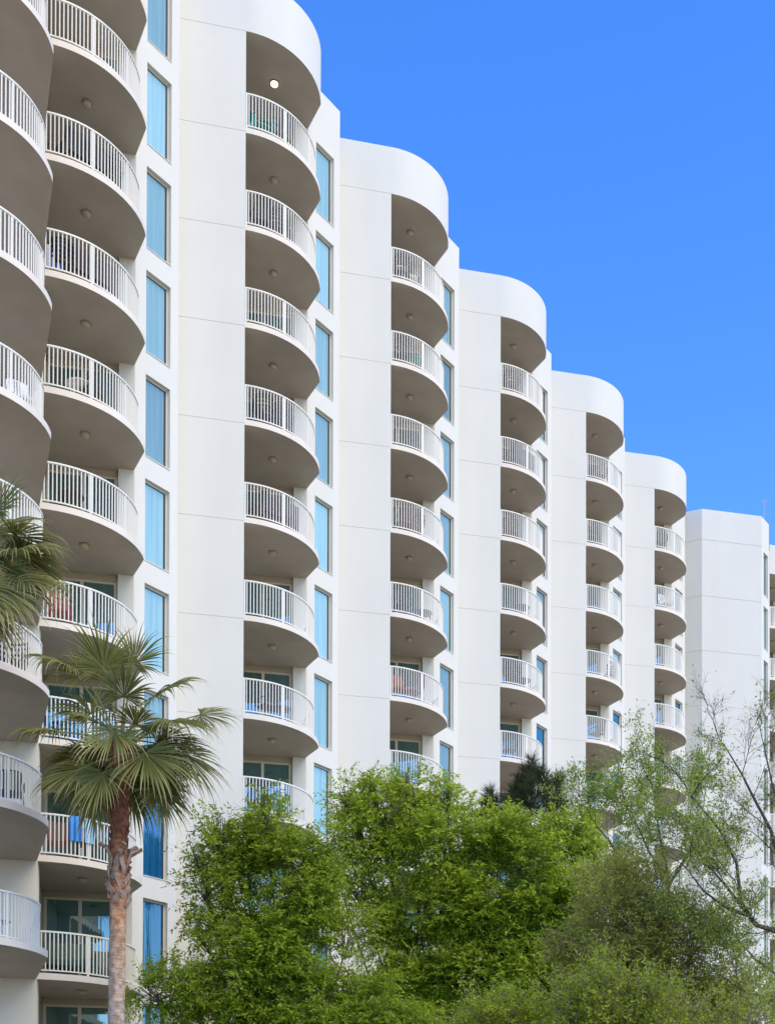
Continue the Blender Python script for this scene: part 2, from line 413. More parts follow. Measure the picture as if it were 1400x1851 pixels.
for k in range(NF):
    o = part('balcony', cs_me, B1, zz(HSLAB - k)); link('railing', cr_me, o, (0, 0, SLAB_T * H))
    link('ceiling_light', lamp_me, o, (-.75 * H, -.9 * H, 0)); bal[(0, k)] = (B1, zz(HSLAB - k + SLAB_T))
mb = MB()
for i in range(len(cpoly) - 2): mb.quad((*cpoly[i], z0), (*cpoly[i+1], z0), (*cpoly[i+1], z1), (*cpoly[i], z1), 0)
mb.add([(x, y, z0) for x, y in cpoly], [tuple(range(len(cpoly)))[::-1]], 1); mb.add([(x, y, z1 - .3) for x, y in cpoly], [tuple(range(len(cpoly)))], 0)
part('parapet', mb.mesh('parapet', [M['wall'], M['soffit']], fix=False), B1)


# end block: chamfer, flat face, chamfer with windows, then one more balcony bay
def W(x, y): return np.array([x, y]) * H
c0, c1 = W(2.672, 23.85), W(2.976, 23.72)
c2 = c1 + 1.158 * H * E1
A2 = A1 + R(45); D2 = np.array([math.cos(A2), math.sin(A2)]); N2 = np.array([D2[1], -D2[0]])
c3 = c2 + .36 * H * D2
mb = MB()
e6 = bay_base(6) + EU*H*E1 + EV*H*E2
rel = lambda p: p - ROOT[:2]
wall_panels(mb, rel(c0 - .15*(c1-c0)), rel(c1), 0, ZT, JOINTS, g=.012); wall_panels(mb, rel(c1), rel(c2), 0, ZT, JOINTS, g=.012)
link('end_wall', mb.mesh('end_wall', [M['wall'], M['groove']], fix=False), bld)
mb = MB(); window_wall(mb, rel(c2), D2, N2, .36, .10, .31)
c4 = c3 + .9 * H * E2 - .05 * H * E1
mb.quad((*rel(c3), 0), (*rel(c4), 0), (*rel(c4), ZT), (*rel(c3), ZT))
link('window_wall', mb.mesh('window_wall', M['wall'], fix=False), bld)
wf2, wp2, ws2 = window_meshes(.21 * H, WHT * H)
for k in range(NF):
    p = rel(c2) + D2 * .10 * H - N2 * .14
    o = link('window', wf2, bld, (p[0], p[1], zz(HWIN - k - WHT)), A2); link('pane', wp2, o); link('sill', ws2, o)
B8 = W(4.44, 25.05)
build_bay(B8, 8)

# roof and rear of the building
out = []
out = [rel(bay_base(1) - 2.6*H*E1)]
for b in range(1, 7):
    o = bay_base(b)
    for (u, v) in ((FU0, 0.0), (0, .02), (PU*.4, RS*.35), (PU, PV), (EU, EV)): out.append(rel(o + u*H*E1 + (v+.02)*H*E2))
out += [rel(c0 + .12*E2), rel(c1 + .05*E2), rel(c2 + .05*E2), rel(c3), rel(B8), rel(B8 + PU*H*E1 + PV*H*E2), rel(B8 + EU*H*E1 + EV*H*E2)]
sdir = STEP / np.linalg.norm(STEP); nb_ = np.array([-sdir[1], sdir[0]])
back = [out[-1] + nb_ * 16 + sdir * 2, out[0] + nb_ * 16]
mb = MB(); mb.add([(*p, ZT - .35) for p in out + back], [tuple(range(len(out) + 2))])
link('roof', mb.mesh('roof', M['roof']), bld)
mb = MB()
for a, b in ((out[-1], back[0]), (back[0], back[1]), (back[1], out[0])): mb.quad((*a, 0), (*b, 0), (*b, ZT), (*a, ZT))
link('rear_wall', mb.mesh('rear_wall', M['wall'], fix=False), bld)
# antenna on the end block's roof
pa = at(1380, 950, c2[1] + 2.0)
mb = MB(); zt = at(1380, 905, pa[1])[2]
mb.tube([(0, 0, ZT - .35), (0, 0, zt)], .022, 6); mb.tube([(-.12, 0, zt), (0, 0, zt - .18), (.12, 0, zt)], .018, 6); mb.bar((-.12, 0, zt), (.12, 0, zt), .03, .03)
tag(link('antenna', mb.mesh('antenna', plain('antenna_metal', (.35, .36, .38), .4)), None, (pa[0], pa[1], 0)), 'thin metal antenna standing on the roof of the far end block', 'antenna')


# ------------------------------------------------------------------ things on the balconies
CM = {}
def cmat(name):
    cols = {'teal': (.01, .30, .27), 'blue': (.01, .28, .55), 'black': (.018, .017, .018), 'brown': (.055, .028, .02), 'charcoal': (.035, .035, .04),
            'red': (.30, .05, .045), 'white': (.75, .75, .74), 'green': (.01, .06, .045), 'cream': (.55, .50, .40), 'rust': (.16, .06, .04)}
    if name not in CM: CM[name] = plain(name + '_paint', cols[name], .5, .12, 14)
    return CM[name]
MC = {}
def cached(key, fn):
    if key not in MC: MC[key] = fn()
    return MC[key]
def legs_of(spec, m, r=.018, n=6):
    out = []
    for a, b in spec:
        mb = MB(); mb.tube([a, b], r, n); out.append(('leg', mb.mesh('leg', m)))
    return out
def make_patio(c):
    m = cmat(c); P = []
    mb = MB(); mb.box((-.25, -.24, .40), (.25, .24, .43))
    for i in range(7): mb.bar((-.25, -.22 + i*.07, .437), (.25, -.22 + i*.07, .437), .05, .012)
    P.append(('seat', mb.mesh('seat', m)))
    mb = MB()
    for s in (-.24, .24): mb.tube([(s, .22, .40), (s, .27, .7), (s*.9, .33, 1.0)], .016, 6)
    mb.tube([(-.216, .33, 1.0), (-.12, .335, 1.04), (.12, .335, 1.04), (.216, .33, 1.0)], .016, 6)
    for i in range(8): x = -.2 + i*.4/7; mb.bar((x, .235, .46), (x, .33, 1.02), .035, .01, (0, 1, 0))
    P.append(('backrest', mb.mesh('backrest', m)))
    for s in (-.27, .27):
        mb = MB(); mb.tube([(s, .25, .62), (s, -.1, .65), (s, -.24, .60), (s, -.24, .42)], .018, 6); P.append(('armrest', mb.mesh('armrest', m)))
    return P + legs_of([((x, y, .42), (x*1.12, y*1.15, 0)) for x in (-.23, .23) for y in (-.22, .22)], m)
def make_adirondack(c):
    m = cmat(c); P = []
    mb = MB()
    for i in range(6): mb.bar((-.27, -.30 + i*.1, .36 - i*.026), (.27, -.30 + i*.1, .36 - i*.026), .085, .02)
    P.append(('seat', mb.mesh('seat', m)))
    mb = MB()
    for i in range(6):
        x = -.25 + i*.1; mb.bar((x*.85, .2, .24), (x*1.1, .46, .98 - abs(i-2.5)*.035), .09, .02, (0, 1, .3))
    mb.bar((-.3, .33, .6), (.3, .33, .6), .03, .08); P.append(('backrest', mb.mesh('backrest', m)))
    for s in (-.33, .33):
        mb = MB(); mb.box((s-.07, -.36, .56), (s+.07, .38, .585)); P.append(('armrest', mb.mesh('armrest', m)))
    for s in (-.29, .29):
        mb = MB(); mb.box((s-.02, -.34, 0), (s+.02, -.25, .555)); P.append(('leg', mb.mesh('leg', m)))
        mb = MB(); mb.bar((s, -.26, .33), (s, .5, .03), .03, .09); P.append(('leg', mb.mesh('leg', m)))
    return P
def make_wicker(c):
    m = cmat(c); P = []
    mb = MB(); mb.lathe([(0, .36), (.28, .36), (.30, .40), (.28, .46), (0, .47)], 16); P.append(('seat', mb.mesh('seat', m, True)))
    mb = MB()
    for r0, z in ((.31, .5), (.33, .62), (.34, .74), (.33, .86), (.30, .96)):
        mb.tube([(r0*math.cos(a), r0*math.sin(a)*.9, z - .25*max(0, -math.sin(a)+.3)*(z > .7)) for a in np.linspace(-.35, math.pi+.35, 13)], .026, 5)
    for a in np.linspace(-.3, math.pi+.3, 12): mb.bar((.29*math.cos(a), .27*math.sin(a), .42), (.325*math.cos(a), .29*math.sin(a), .9 - .2*(math.sin(a) < .3)), .035, .012, (math.cos(a), math.sin(a), .1))
    P.append(('backrest', mb.mesh('backrest', m)))
    return P + legs_of([((x, y, .40), (x*1.15, y*1.15, 0)) for x in (-.19, .19) for y in (-.19, .19)], m, .022)
def make_table(c, r=.32, h=.52):
    m = cmat(c); P = []
    mb = MB(); mb.lathe([(0, h-.03), (r, h-.03), (r+.01, h-.015), (r, h), (0, h)], 20); P.append(('tabletop', mb.mesh('tabletop', m)))
    return P + legs_of([((r*.7*math.cos(a), r*.7*math.sin(a), h-.03), (r*.95*math.cos(a), r*.95*math.sin(a), 0)) for a in (.8, 2.37, 3.94, 5.5)], m, .016)
def make_lounger(c):
    m = cmat(c); P = []
    mb = MB(); mb.box((-.62, -.33, .30), (.62, .30, .44)); P.append(('seat', mb.mesh('seat', m)))
    mb = MB(); mb.bar((-.62, .30, .42), (-.62, .38, .98), .1, .1); mb.bar((.62, .30, .42), (.62, .38, .98), .1, .1)
    mb.add([(-.6, .24, .44), (.6, .24, .44), (.6, .34, .96), (-.6, .34, .96), (-.6, .36, .44), (.6, .36, .44), (.6, .44, .96), (-.6, .44, .96)],
           [(0,1,2,3), (7,6,5,4), (3,2,6,7), (0,3,7,4), (1,5,6,2), (0,4,5,1)]); P.append(('backrest', mb.mesh('backrest', m)))
    for s in (-.66, .66):
        mb = MB(); mb.box((s-.05, -.34, .28), (s+.05, .36, .64)); P.append(('armrest', mb.mesh('armrest', m)))
    return P + legs_of([((x, y, .3), (x, y, 0)) for x in (-.6, .6) for y in (-.28, .3)], m, .03)
MAKE = {'patio_chair': (make_patio, 'chair'), 'adirondack_chair': (make_adirondack, 'chair'), 'wicker_chair': (make_wicker, 'chair'),
        'side_table': (make_table, 'table'), 'garden_bench': (make_lounger, 'bench')}
COLN = {0: 'column at the left edge', 1: 'column behind the palm', 2: 'column with the lit lamp', 3: 'second column right of the palm',
        4: 'third column right of the palm', 5: 'fourth column right of the palm', 6: 'last column before the end block'}
FIRST = {0: 2, 1: 1, 2: 0, 3: 0, 4: 0, 5: 0, 6: 0}
ORD = ['top', 'second', 'third', 'fourth', 'fifth', 'sixth', 'seventh', 'eighth', 'ninth', 'tenth']
def put(kind, colr, b, k, u, v, rz, desc):
    base, z = bal[(b, k)]
    if b > 0 and k != 9:
        a = math.asin(max(min(u / .737, .98), .58 if kind == 'garden_bench' else .24)); off = {'garden_bench': .60, 'side_table': .42}.get(kind, .44) / H
        u, v = (.737 - off) * math.sin(a) + .0, .745 - (.737 - off) * math.cos(a); rz = math.degrees(a) + (0 if kind == 'garden_bench' else (rz % 17) - 8)
        if kind in ('patio_chair', 'wicker_chair', 'garden_bench') and k < 8 and colr not in ('white', 'red'):
            rz += 180; off -= (.06 if kind != 'garden_bench' else -.06) / H; u, v = (.737 - off) * math.sin(a), .745 - (.737 - off) * math.cos(a)   # its back to the railing
    p = base + u*H*E1 + v*H*E2
    fn, cat = MAKE[kind]
    o = thing(kind, '%s, %s balcony down, %s' % (desc, ORD[k - FIRST[b]], COLN[b]), cat, (p[0], p[1], z), A1 + R(rz), 'furniture on the balconies')
    for n, me in cached((kind, colr), lambda: fn(colr)): link(n, me, o)
    return o
F = [
 ('adirondack_chair', 'teal', 2, 0, .07, .26, -20, 'teal slatted chair at the left end'), ('side_table', 'teal', 2, 0, .25, .20, 0, 'small round teal table'), ('patio_chair', 'black', 2, 0, .44, .36, 40, 'black metal chair right of the teal table'),
 ('patio_chair', 'black', 2, 1, .14, .22, 10, 'black high-backed chair left'), ('wicker_chair', 'charcoal', 2, 1, .40, .33, 40, 'low dark wicker chair right'),
 ('wicker_chair', 'black', 2, 3, .24, .28, 20, 'black wicker chair in the middle'), ('wicker_chair', 'black', 2, 3, .47, .40, 70, 'black wicker chair at the right'),
 ('garden_bench', 'brown', 2, 4, .22, .36, 12, 'brown cushioned bench'), ('side_table', 'charcoal', 2, 4, .53, .45, 0, 'dark low table'),
 ('patio_chair', 'brown', 2, 6, .30, .26, 15, 'brown high-backed chair'), ('side_table', 'brown', 2, 6, .48, .34, 0, 'brown slatted low table'),
 ('patio_chair', 'charcoal', 2, 7, .10, .20, 0, 'charcoal low-armed chair'),
 ('garden_bench', 'black', 1, 2, .30, .38, 8, 'black cushioned bench left of the middle post'), ('wicker_chair', 'black', 1, 2, .62, .55, 8, 'black wicker chair right'),
 ('wicker_chair', 'black', 1, 3, .06, .34, 8, 'black wicker chair at the left'), ('garden_bench', 'brown', 1, 3, .34, .34, 8, 'dark brown cushioned bench'),
 ('patio_chair', 'black', 1, 4, .47, .42, 40, 'black upright chair'), ('side_table', 'white', 1, 4, .36, .30, 0, 'small white table'),
 ('side_table', 'black', 1, 5, .28, .20, 0, 'low black table'),
 ('patio_chair', 'red', 1, 6, .10, .30, 8, 'faded red chair'),
 ('adirondack_chair', 'blue', 1, 7, .08, .24, -10, 'bright blue slatted chair at the left end'), ('adirondack_chair', 'blue', 1, 7, .36, .32, 25, 'bright blue slatted chair beside the palm crown'), ('side_table', 'blue', 1, 7, .22, .16, 0, 'small round blue table'),
 ('patio_chair', 'rust', 1, 8, .08, .22, 0, 'rust coloured chair'), ('side_table', 'black', 1, 8, .46, .34, 0, 'low black table'),
 ('garden_bench', 'green', 1, 9, .20, .30, 6, 'dark green cushioned bench left of the palm trunk'), ('garden_bench', 'green', 1, 9, .36, .62, 20, 'dark green cushioned bench behind the palm trunk'), ('patio_chair', 'black', 1, 9, .02, .45, 60, 'black wire-backed chair'),
 ('patio_chair', 'white', 0, 5, .02, -1.22, 20, 'white moulded chair'), ('wicker_chair', 'charcoal', 0, 7, -.02, -1.2, 0, 'charcoal wicker chair'),
 ('patio_chair', 'black', 0, 8, -.02, -1.25, 10, 'black metal chair'), ('side_table', 'white', 0, 9, -.12, -1.3, 0, 'small white table'),
 ('patio_chair', 'white', 3, 0, .28, .30, 20, 'white moulded chair'), ('wicker_chair', 'charcoal', 3, 0, .08, .24, 0, 'charcoal wicker chair at the left'),
 ('side_table', 'teal', 3, 1, .36, .30, 0, 'small teal table'), ('patio_chair', 'black', 3, 1, .14, .26, 0, 'black metal chair at the left'),
 ('patio_chair', 'rust', 3, 3, .22, .22, 10, 'rust coloured chair'), ('wicker_chair', 'brown', 3, 3, .40, .34, 30, 'brown wicker chair'),
 ('patio_chair', 'black', 3, 4, .14, .24, 0, 'black metal chair at the left'), ('side_table', 'black', 3, 4, .55, .36, 0, 'low black table at the right'),
 ('patio_chair', 'red', 3, 5, .18, .20, 10, 'red chair at the left'), ('patio_chair', 'rust', 3, 5, .38, .30, 30, 'rust coloured chair beside the red one'),
 ('wicker_chair', 'charcoal', 4, 0, .22, .26, 0, 'charcoal wicker chair'), ('garden_bench', 'charcoal', 4, 1, .32, .34, 20, 'charcoal cushioned bench'), ('side_table', 'brown', 4, 1, .56, .40, 0, 'low brown table'),
 ('patio_chair', 'rust', 4, 2, .08, .22, 0, 'rust coloured chair'), ('side_table', 'charcoal', 4, 3, .45, .30, 0, 'low charcoal table'), ('wicker_chair', 'black', 4, 4, .26, .26, 10, 'round black wicker chair'), ('side_table', 'black', 4, 4, .48, .32, 0, 'low black table'),
 ('patio_chair', 'black', 4, 5, .20, .24, 0, 'black slatted chair'),
 ('patio_chair', 'black', 5, 0, .34, .28, 20, 'black slatted chair'), ('patio_chair', 'charcoal', 5, 1, .20, .28, 10, 'charcoal slatted chair'),
 ('wicker_chair', 'black', 5, 3, .60, .50, 50, 'round black wicker chair'), ('patio_chair', 'black', 5, 4, .28, .26, 10, 'black slatted chair'),
 ('wicker_chair', 'charcoal', 6, 0, .20, .26, 0, 'charcoal wicker chair'), ('patio_chair', 'white', 6, 1, .36, .26, 20, 'white slatted chair'), ('garden_bench', 'brown', 6, 4, .30, .26, 10, 'brown low bench'),
]
for f in F: put(*f)
# towels over the railings
def towel(b, k, s, wid, cols, desc, inward=0., drop=0., where='over the railing'):
    """cloth folded over a railing, s metres along it"""
    base, z = bal[(b, k)]
    m, N, L, P = new_mat('towel_cloth'); P.inputs['Roughness'].default_value = .95
    tc = N.new('ShaderNodeTexCoord'); wv = N.new('ShaderNodeTexWave'); wv.inputs['Scale'].default_value = 2.6; wv.bands_direction = 'X'; L.new(tc.outputs['Object'], wv.inputs['Vector'])
    r = ramp(N, cols[0], cols[1], .45, .55); L.new(wv.outputs['Fac'], r.inputs['Fac']); L.new(r.outputs['Color'], P.inputs['Base Color'])
    a, c = on_rail0(s), on_rail0(s + wid); d = (c - a) / np.linalg.norm(c - a); n = np.array([d[1], -d[0]])
    mb = MB(); prof = [(-.05, RH - .55), (-.045, RH - .2), (-.035, RH + .005), (0, RH + .02), (.035, RH + .005), (.045, RH - .25), (.05, RH - .62)]
    K = 10; vs_ = []
    for i in range(K + 1):
        for j, (o, h) in enumerate(prof):
            wob = .012 * math.sin(i * 1.7 + j)
            p = d * (wid * i / K - wid / 2) + n * (o + wob * (j in (0, 1, 5, 6))); vs_.append((p[0], p[1], h))
    J = len(prof)
    mb.add(vs_, [(i*J+j, i*J+j+1, (i+1)*J+j+1, (i+1)*J+j) for i in range(K) for j in range(J-1)])
    mid = (a + c) / 2 - n*inward; p = base + mid[0]*E1 + mid[1]*E2
    o = link('beach_towel', mb.mesh('beach_towel', m, True), None, (p[0], p[1], z - drop), A1)
    tag(o, '%s %s, %s balcony down, %s' % (desc, where, ORD[k - FIRST[b]], COLN[b]), 'towel', 'towels on the railings')
def on_rail0(s):
    i = min(max(np.searchsorted(seg0, s), 1), len(rp0) - 1); f = (s - seg0[i-1]) / (seg0[i] - seg0[i-1])
    return rp0[i-1] * (1 - f) + rp0[i] * f
towel(1, 3, .10, .36, ((.7, .7, .75), (.05, .08, .42)), 'white and blue striped towel', .22, .28, 'over a chair')
towel(1, 8, .72, .30, ((.03, .12, .45), (.06, .30, .60)), 'blue towel')
towel(1, 8, 1.1, .26, ((.5, .62, .7), (.25, .5, .65)), 'pale blue towel')

# ------------------------------------------------------------------ plants
def leaf_mat(name, dark, light, trans=.35, rough=.5):
    m, N, L, P = new_mat(name)
    g = N.new('ShaderNodeNewGeometry'); r = ramp(N, dark, light, .1, .9); L.new(g.outputs['Random Per Island'], r.inputs['Fac'])
    L.new(r.outputs['Color'], P.inputs['Base Color']); P.inputs['Roughness'].default_value = rough; P.inputs['Specular IOR Level'].default_value = .12
    t = N.new('ShaderNodeBsdfTranslucent'); h = N.new('ShaderNodeHueSaturation'); h.inputs['Value'].default_value = 1.5; h.inputs['Hue'].default_value = .485; L.new(r.outputs['Color'], h.inputs['Color']); L.new(h.outputs[0], t.inputs['Color'])
    mx = N.new('ShaderNodeMixShader'); mx.inputs[0].default_value = trans; L.new(P.outputs[0], mx.inputs[1]); L.new(t.outputs[0], mx.inputs[2]); L.new(mx.outputs[0], N['Material Output'].inputs['Surface'])
    return m
def unit(a): return a / (np.linalg.norm(a, axis=-1, keepdims=True) + 1e-9)
def leaves(name, P, D, Nn, L, Wd, mat):
    """one leaf-shaped quad per row, as one mesh"""
    n = len(P); S = unit(np.cross(D, Nn)); L = np.broadcast_to(L, n)[:, None]; Wd = np.broadcast_to(Wd, n)[:, None]
    up = unit(np.cross(S, D))
    V = np.stack([P, P + D*L*.45 + S*Wd*.5 - up*Wd*.12, P + D*L - up*L*.08, P + D*L*.45 - S*Wd*.5 - up*Wd*.12], 1).reshape(-1, 3)
    me = bpy.data.meshes.new(name); me.vertices.add(4*n); me.loops.add(4*n); me.polygons.add(n)
    me.vertices.foreach_set('co', V.astype(np.float32).ravel()); me.loops.foreach_set('vertex_index', np.arange(4*n, dtype=np.int32))
    me.polygons.foreach_set('loop_start', np.arange(0, 4*n, 4, dtype=np.int32)); me.materials.append(mat); me.update(); me.validate()
    return me
def lobe_tree(name, label, cat, Y, lobes, leafm, barkm, ntw, lpt, leaf, droop, trunk_px, seed, group=None, twigs=True, depth=.9, twl=(.35, .65), shell=.46):
    """crown of leafy twigs spread through lobes (photo px, py, half width, half height, depth offset, density) round real limbs"""
    g = np.random.default_rng(seed); ppm = FPX / Y
    root = at(trunk_px, 1851, Y); root[2] = 0
    C = np.array([at(l[0], l[1], Y + l[4]) for l in lobes]); Rr = np.array([[l[2]/ppm, max(.55, depth*(l[2]+l[3])/2/ppm), l[3]/ppm] for l in lobes])
    wgt = np.array([l[2]*l[3]*l[5] for l in lobes], float); wgt /= wgt.sum()
    o = thing(name, label, cat, tuple(root), 0, group)
    idx = g.choice(len(lobes), ntw, p=wgt)
    # each lobe is made of a few off-centre clumps so that the crown has gaps
    ncl = 18; cd_ = unit(g.normal(size=(len(lobes), ncl, 3))); cr = g.uniform(.3, 1.12, (len(lobes), ncl, 1)); clump = cd_ * cr
    ci = g.integers(0, ncl, ntw); d = unit(g.normal(size=(ntw, 3)))
    loc = clump[idx, ci] + d * (g.random((ntw, 1)) ** .6) * shell
    P0 = C[idx] + loc * Rr[idx]
    outw = unit(loc * np.array([1, 1, 1]) + np.array([0, 0, .35]) + g.normal(size=(ntw, 3)) * .35)
    TL = g.uniform(*twl, ntw)
    mb = MB()
    bs = C.mean(0); fork = root + np.array([0, 0, max(1.5, (C[:, 2].min()) * .55)])
    mb.tube([root, root*.5+fork*.5 + np.array([.08, 0, 0]), fork], [.17, .14, .10], 9)
    for i in range(len(lobes)):
        tgt = C[i]; mid = fork*.45 + tgt*.55 + np.array([g.normal()*.2, g.normal()*.2, -.25]); mb.tube([fork, fork*.7+mid*.3, mid, tgt], [.06, .045, .028, .018], 6)
        for c in range(ncl):
            q = C[i] + clump[i, c]*Rr[i]; md = (C[i]+q)/2 + g.normal(size=3)*.08; mb.tube([C[i]*.8+mid*.2, md, q], [.014, .009, .005], 5)
    if twigs:
        for i in range(0, ntw, 2): mb.tube([P0[i], P0[i] + outw[i]*TL[i]*.9], [.005, .002], 3, cap=False)
    link('trunk', mb.mesh('trunk', barkm, fix=False), o, tuple(-root))
    n = ntw * lpt; ti = np.repeat(np.arange(ntw), lpt); tt = np.tile(np.linspace(.08, 1, lpt), ntw)
    sgn = np.tile(np.where(np.arange(lpt) % 2 == 0, 1., -1.), ntw)
    T = outw[ti]; side = unit(np.cross(T, np.array([0, 0, 1.]) + g.normal(size=(ntw, 3))[ti]*.5))
    P = P0[ti] + T * (TL[ti]*tt)[:, None] + np.array([0, 0, -1.]) * (droop * TL[ti] * tt**2)[:, None] + g.normal(size=(n, 3))*.012
    D = unit(T*.55 + side*sgn[:, None]*.8 + np.array([0, 0, -1.])*droop*.8 + g.normal(size=(n, 3))*.28)
    Nn = unit(np.array([0, 0, 1.]) + T*.3 + g.normal(size=(n, 3))*.55)
    link('crown', leaves('crown', P, D, Nn, leaf[0]*g.uniform(.7, 1.2, n), leaf[1]*g.uniform(.8, 1.2, n), leafm), o, tuple(-root))
    return o
BARK = plain('grey_bark', (.10, .085, .07), .9, .3, 12, .4)
TWIG = plain('brown_twig', (.24, .19, .13), .9, .3, 12, .3)

lobe_tree('shade_tree', 'dark green leafy tree right of the palm, its low bough reaching towards the trunk', 'tree', 31,
   [(392, 1490, 14, 24, .2, .4), (478, 1448, 13, 26, 0, .5), (352, 1545, 14, 26, .1, .35), (362, 1690, 16, 22, 0, .4), (395, 1525, 42, 42, .3, .5), (480, 1490, 34, 46, 0, .7), (520, 1560, 50, 50, .2, .8), (368, 1600, 26, 60, .2, .4), (440, 1580, 60, 55, .2, .9), (400, 1670, 48, 50, .1, .5), (545, 1620, 62, 70, .4, .9), (500, 1700, 90, 70, 0, 1.1), (590, 1540, 34, 40, .5, .5),
    (430, 1775, 85, 45, -.4, .7), (330, 1780, 62, 40, -.5, .6), (270, 1790, 36, 34, -.6, .6), (560, 1800, 110, 75, 0, 1.1), (630, 1700, 46, 80, .6, .35), (400, 1845, 120, 46, -.3, .9), (600, 1860, 150, 50, 0, 1.)],
   leaf_mat('shade_tree_leaf', (.12, .20, .012), (.35, .47, .05), .54), BARK, 8200, 13, (.125, .046), .35, 520, 11)
lobe_tree('elm_tree', 'big bright green feathery tree in the centre foreground', 'tree', 35,
   [(622, 1432, 14, 30, .2, .5), (672, 1425, 15, 28, .1, .5), (735, 1408, 14, 26, 0, .5), (808, 1432, 16, 28, .2, .5), (845, 1478, 18, 26, 0, .5), (905, 1482, 20, 26, 0, .5), (1045, 1490, 18, 30, .1, .5), (640, 1475, 46, 55, .3, .75), (700, 1460, 42, 48, 0, .8), (745, 1440, 34, 42, .2, .8), (795, 1465, 40, 42, .4, .6), (690, 1540, 85, 50, .3, .7), (640, 1600, 62, 60, .2, .5), (790, 1560, 80, 60, 0, 1.), (870, 1525, 54, 46, -.3, 1.),
    (945, 1530, 58, 46, -.4, 1.1), (1010, 1515, 42, 40, -.2, .8), (600, 1560, 34, 40, .2, .5), (1040, 1560, 56, 70, 0, 1.), (960, 1600, 95, 80, -.6, 1.2), (850, 1640, 105, 80, -.3, 1.2), (740, 1670, 90, 75, .2, .8), (960, 1710, 110, 85, -.5, 1.2),
    (840, 1760, 120, 80, -.2, 1.2), (720, 1790, 90, 75, .3, .9), (1040, 1700, 60, 90, 0, 1.), (800, 1850, 160, 60, 0, 1.2), (1000, 1820, 110, 80, -.2, 1.)],
   leaf_mat('elm_leaf', (.15, .24, .015), (.42, .54, .06), .55), BARK, 15000, 13, (.135, .05), .3, 840, 12)
lobe_tree('tangled_shrub', 'tall olive shrub tangled with brown twigs, right of the bright green tree', 'shrub', 25,
   [(1110, 1600, 62, 60, .3, .9), (1170, 1625, 62, 50, .2, .8), (1090, 1680, 72, 66, 0, 1.), (1180, 1690, 80, 66, -.2, 1.), (1250, 1700, 48, 60, .2, .5), (1130, 1765, 95, 60, 0, 1.), (1250, 1785, 80, 62, .2, .8), (1330, 1830, 80, 50, 0, .6), (1200, 1840, 150, 60, .1, 1.2), (1340, 1800, 60, 70, .2, .35)],
   leaf_mat('olive_leaf', (.19, .22, .04), (.40, .42, .09), .45), TWIG, 7000, 10, (.085, .034), .1, 1180, 13, depth=.8, twl=(.3, .6))
lobe_tree('yellow_green_shrub', 'low yellow-green shrub along the bottom right corner', 'shrub', 20,
   [(1030, 1838, 46, 40, .1, 1.), (1085, 1800, 40, 42, 0, 1.), (1128, 1825, 52, 50, .2, 1.), (1165, 1790, 30, 30, -.1, .5), (1195, 1840, 52, 40, -.1, .7), (1255, 1815, 34, 28, .2, .3), (1100, 1875, 120, 45, 0, 1.), (1310, 1850, 50, 30, .1, .3), (1370, 1835, 34, 34, 0, .25), (1250, 1885, 120, 40, 0, .6)],
   leaf_mat('yellow_green_leaf', (.14, .20, .015), (.34, .42, .05), .45), TWIG, 2000, 12, (.07, .032), .15, 1150, 14, depth=.8, twl=(.3, .75))
lobe_tree('yellow_green_shrub', 'small rounded yellow-green shrub at the bottom, left of the corner shrub', 'shrub', 21,
   [(870, 1845, 42, 28, 0, 1.), (920, 1835, 42, 32, -.1, 1.), (900, 1870, 80, 40, 0, 1.)],
   leaf_mat('lime_leaf', (.14, .21, .012), (.33, .43, .04), .45), TWIG, 800, 12, (.07, .032), .15, 900, 15, depth=.8, twl=(.3, .6))

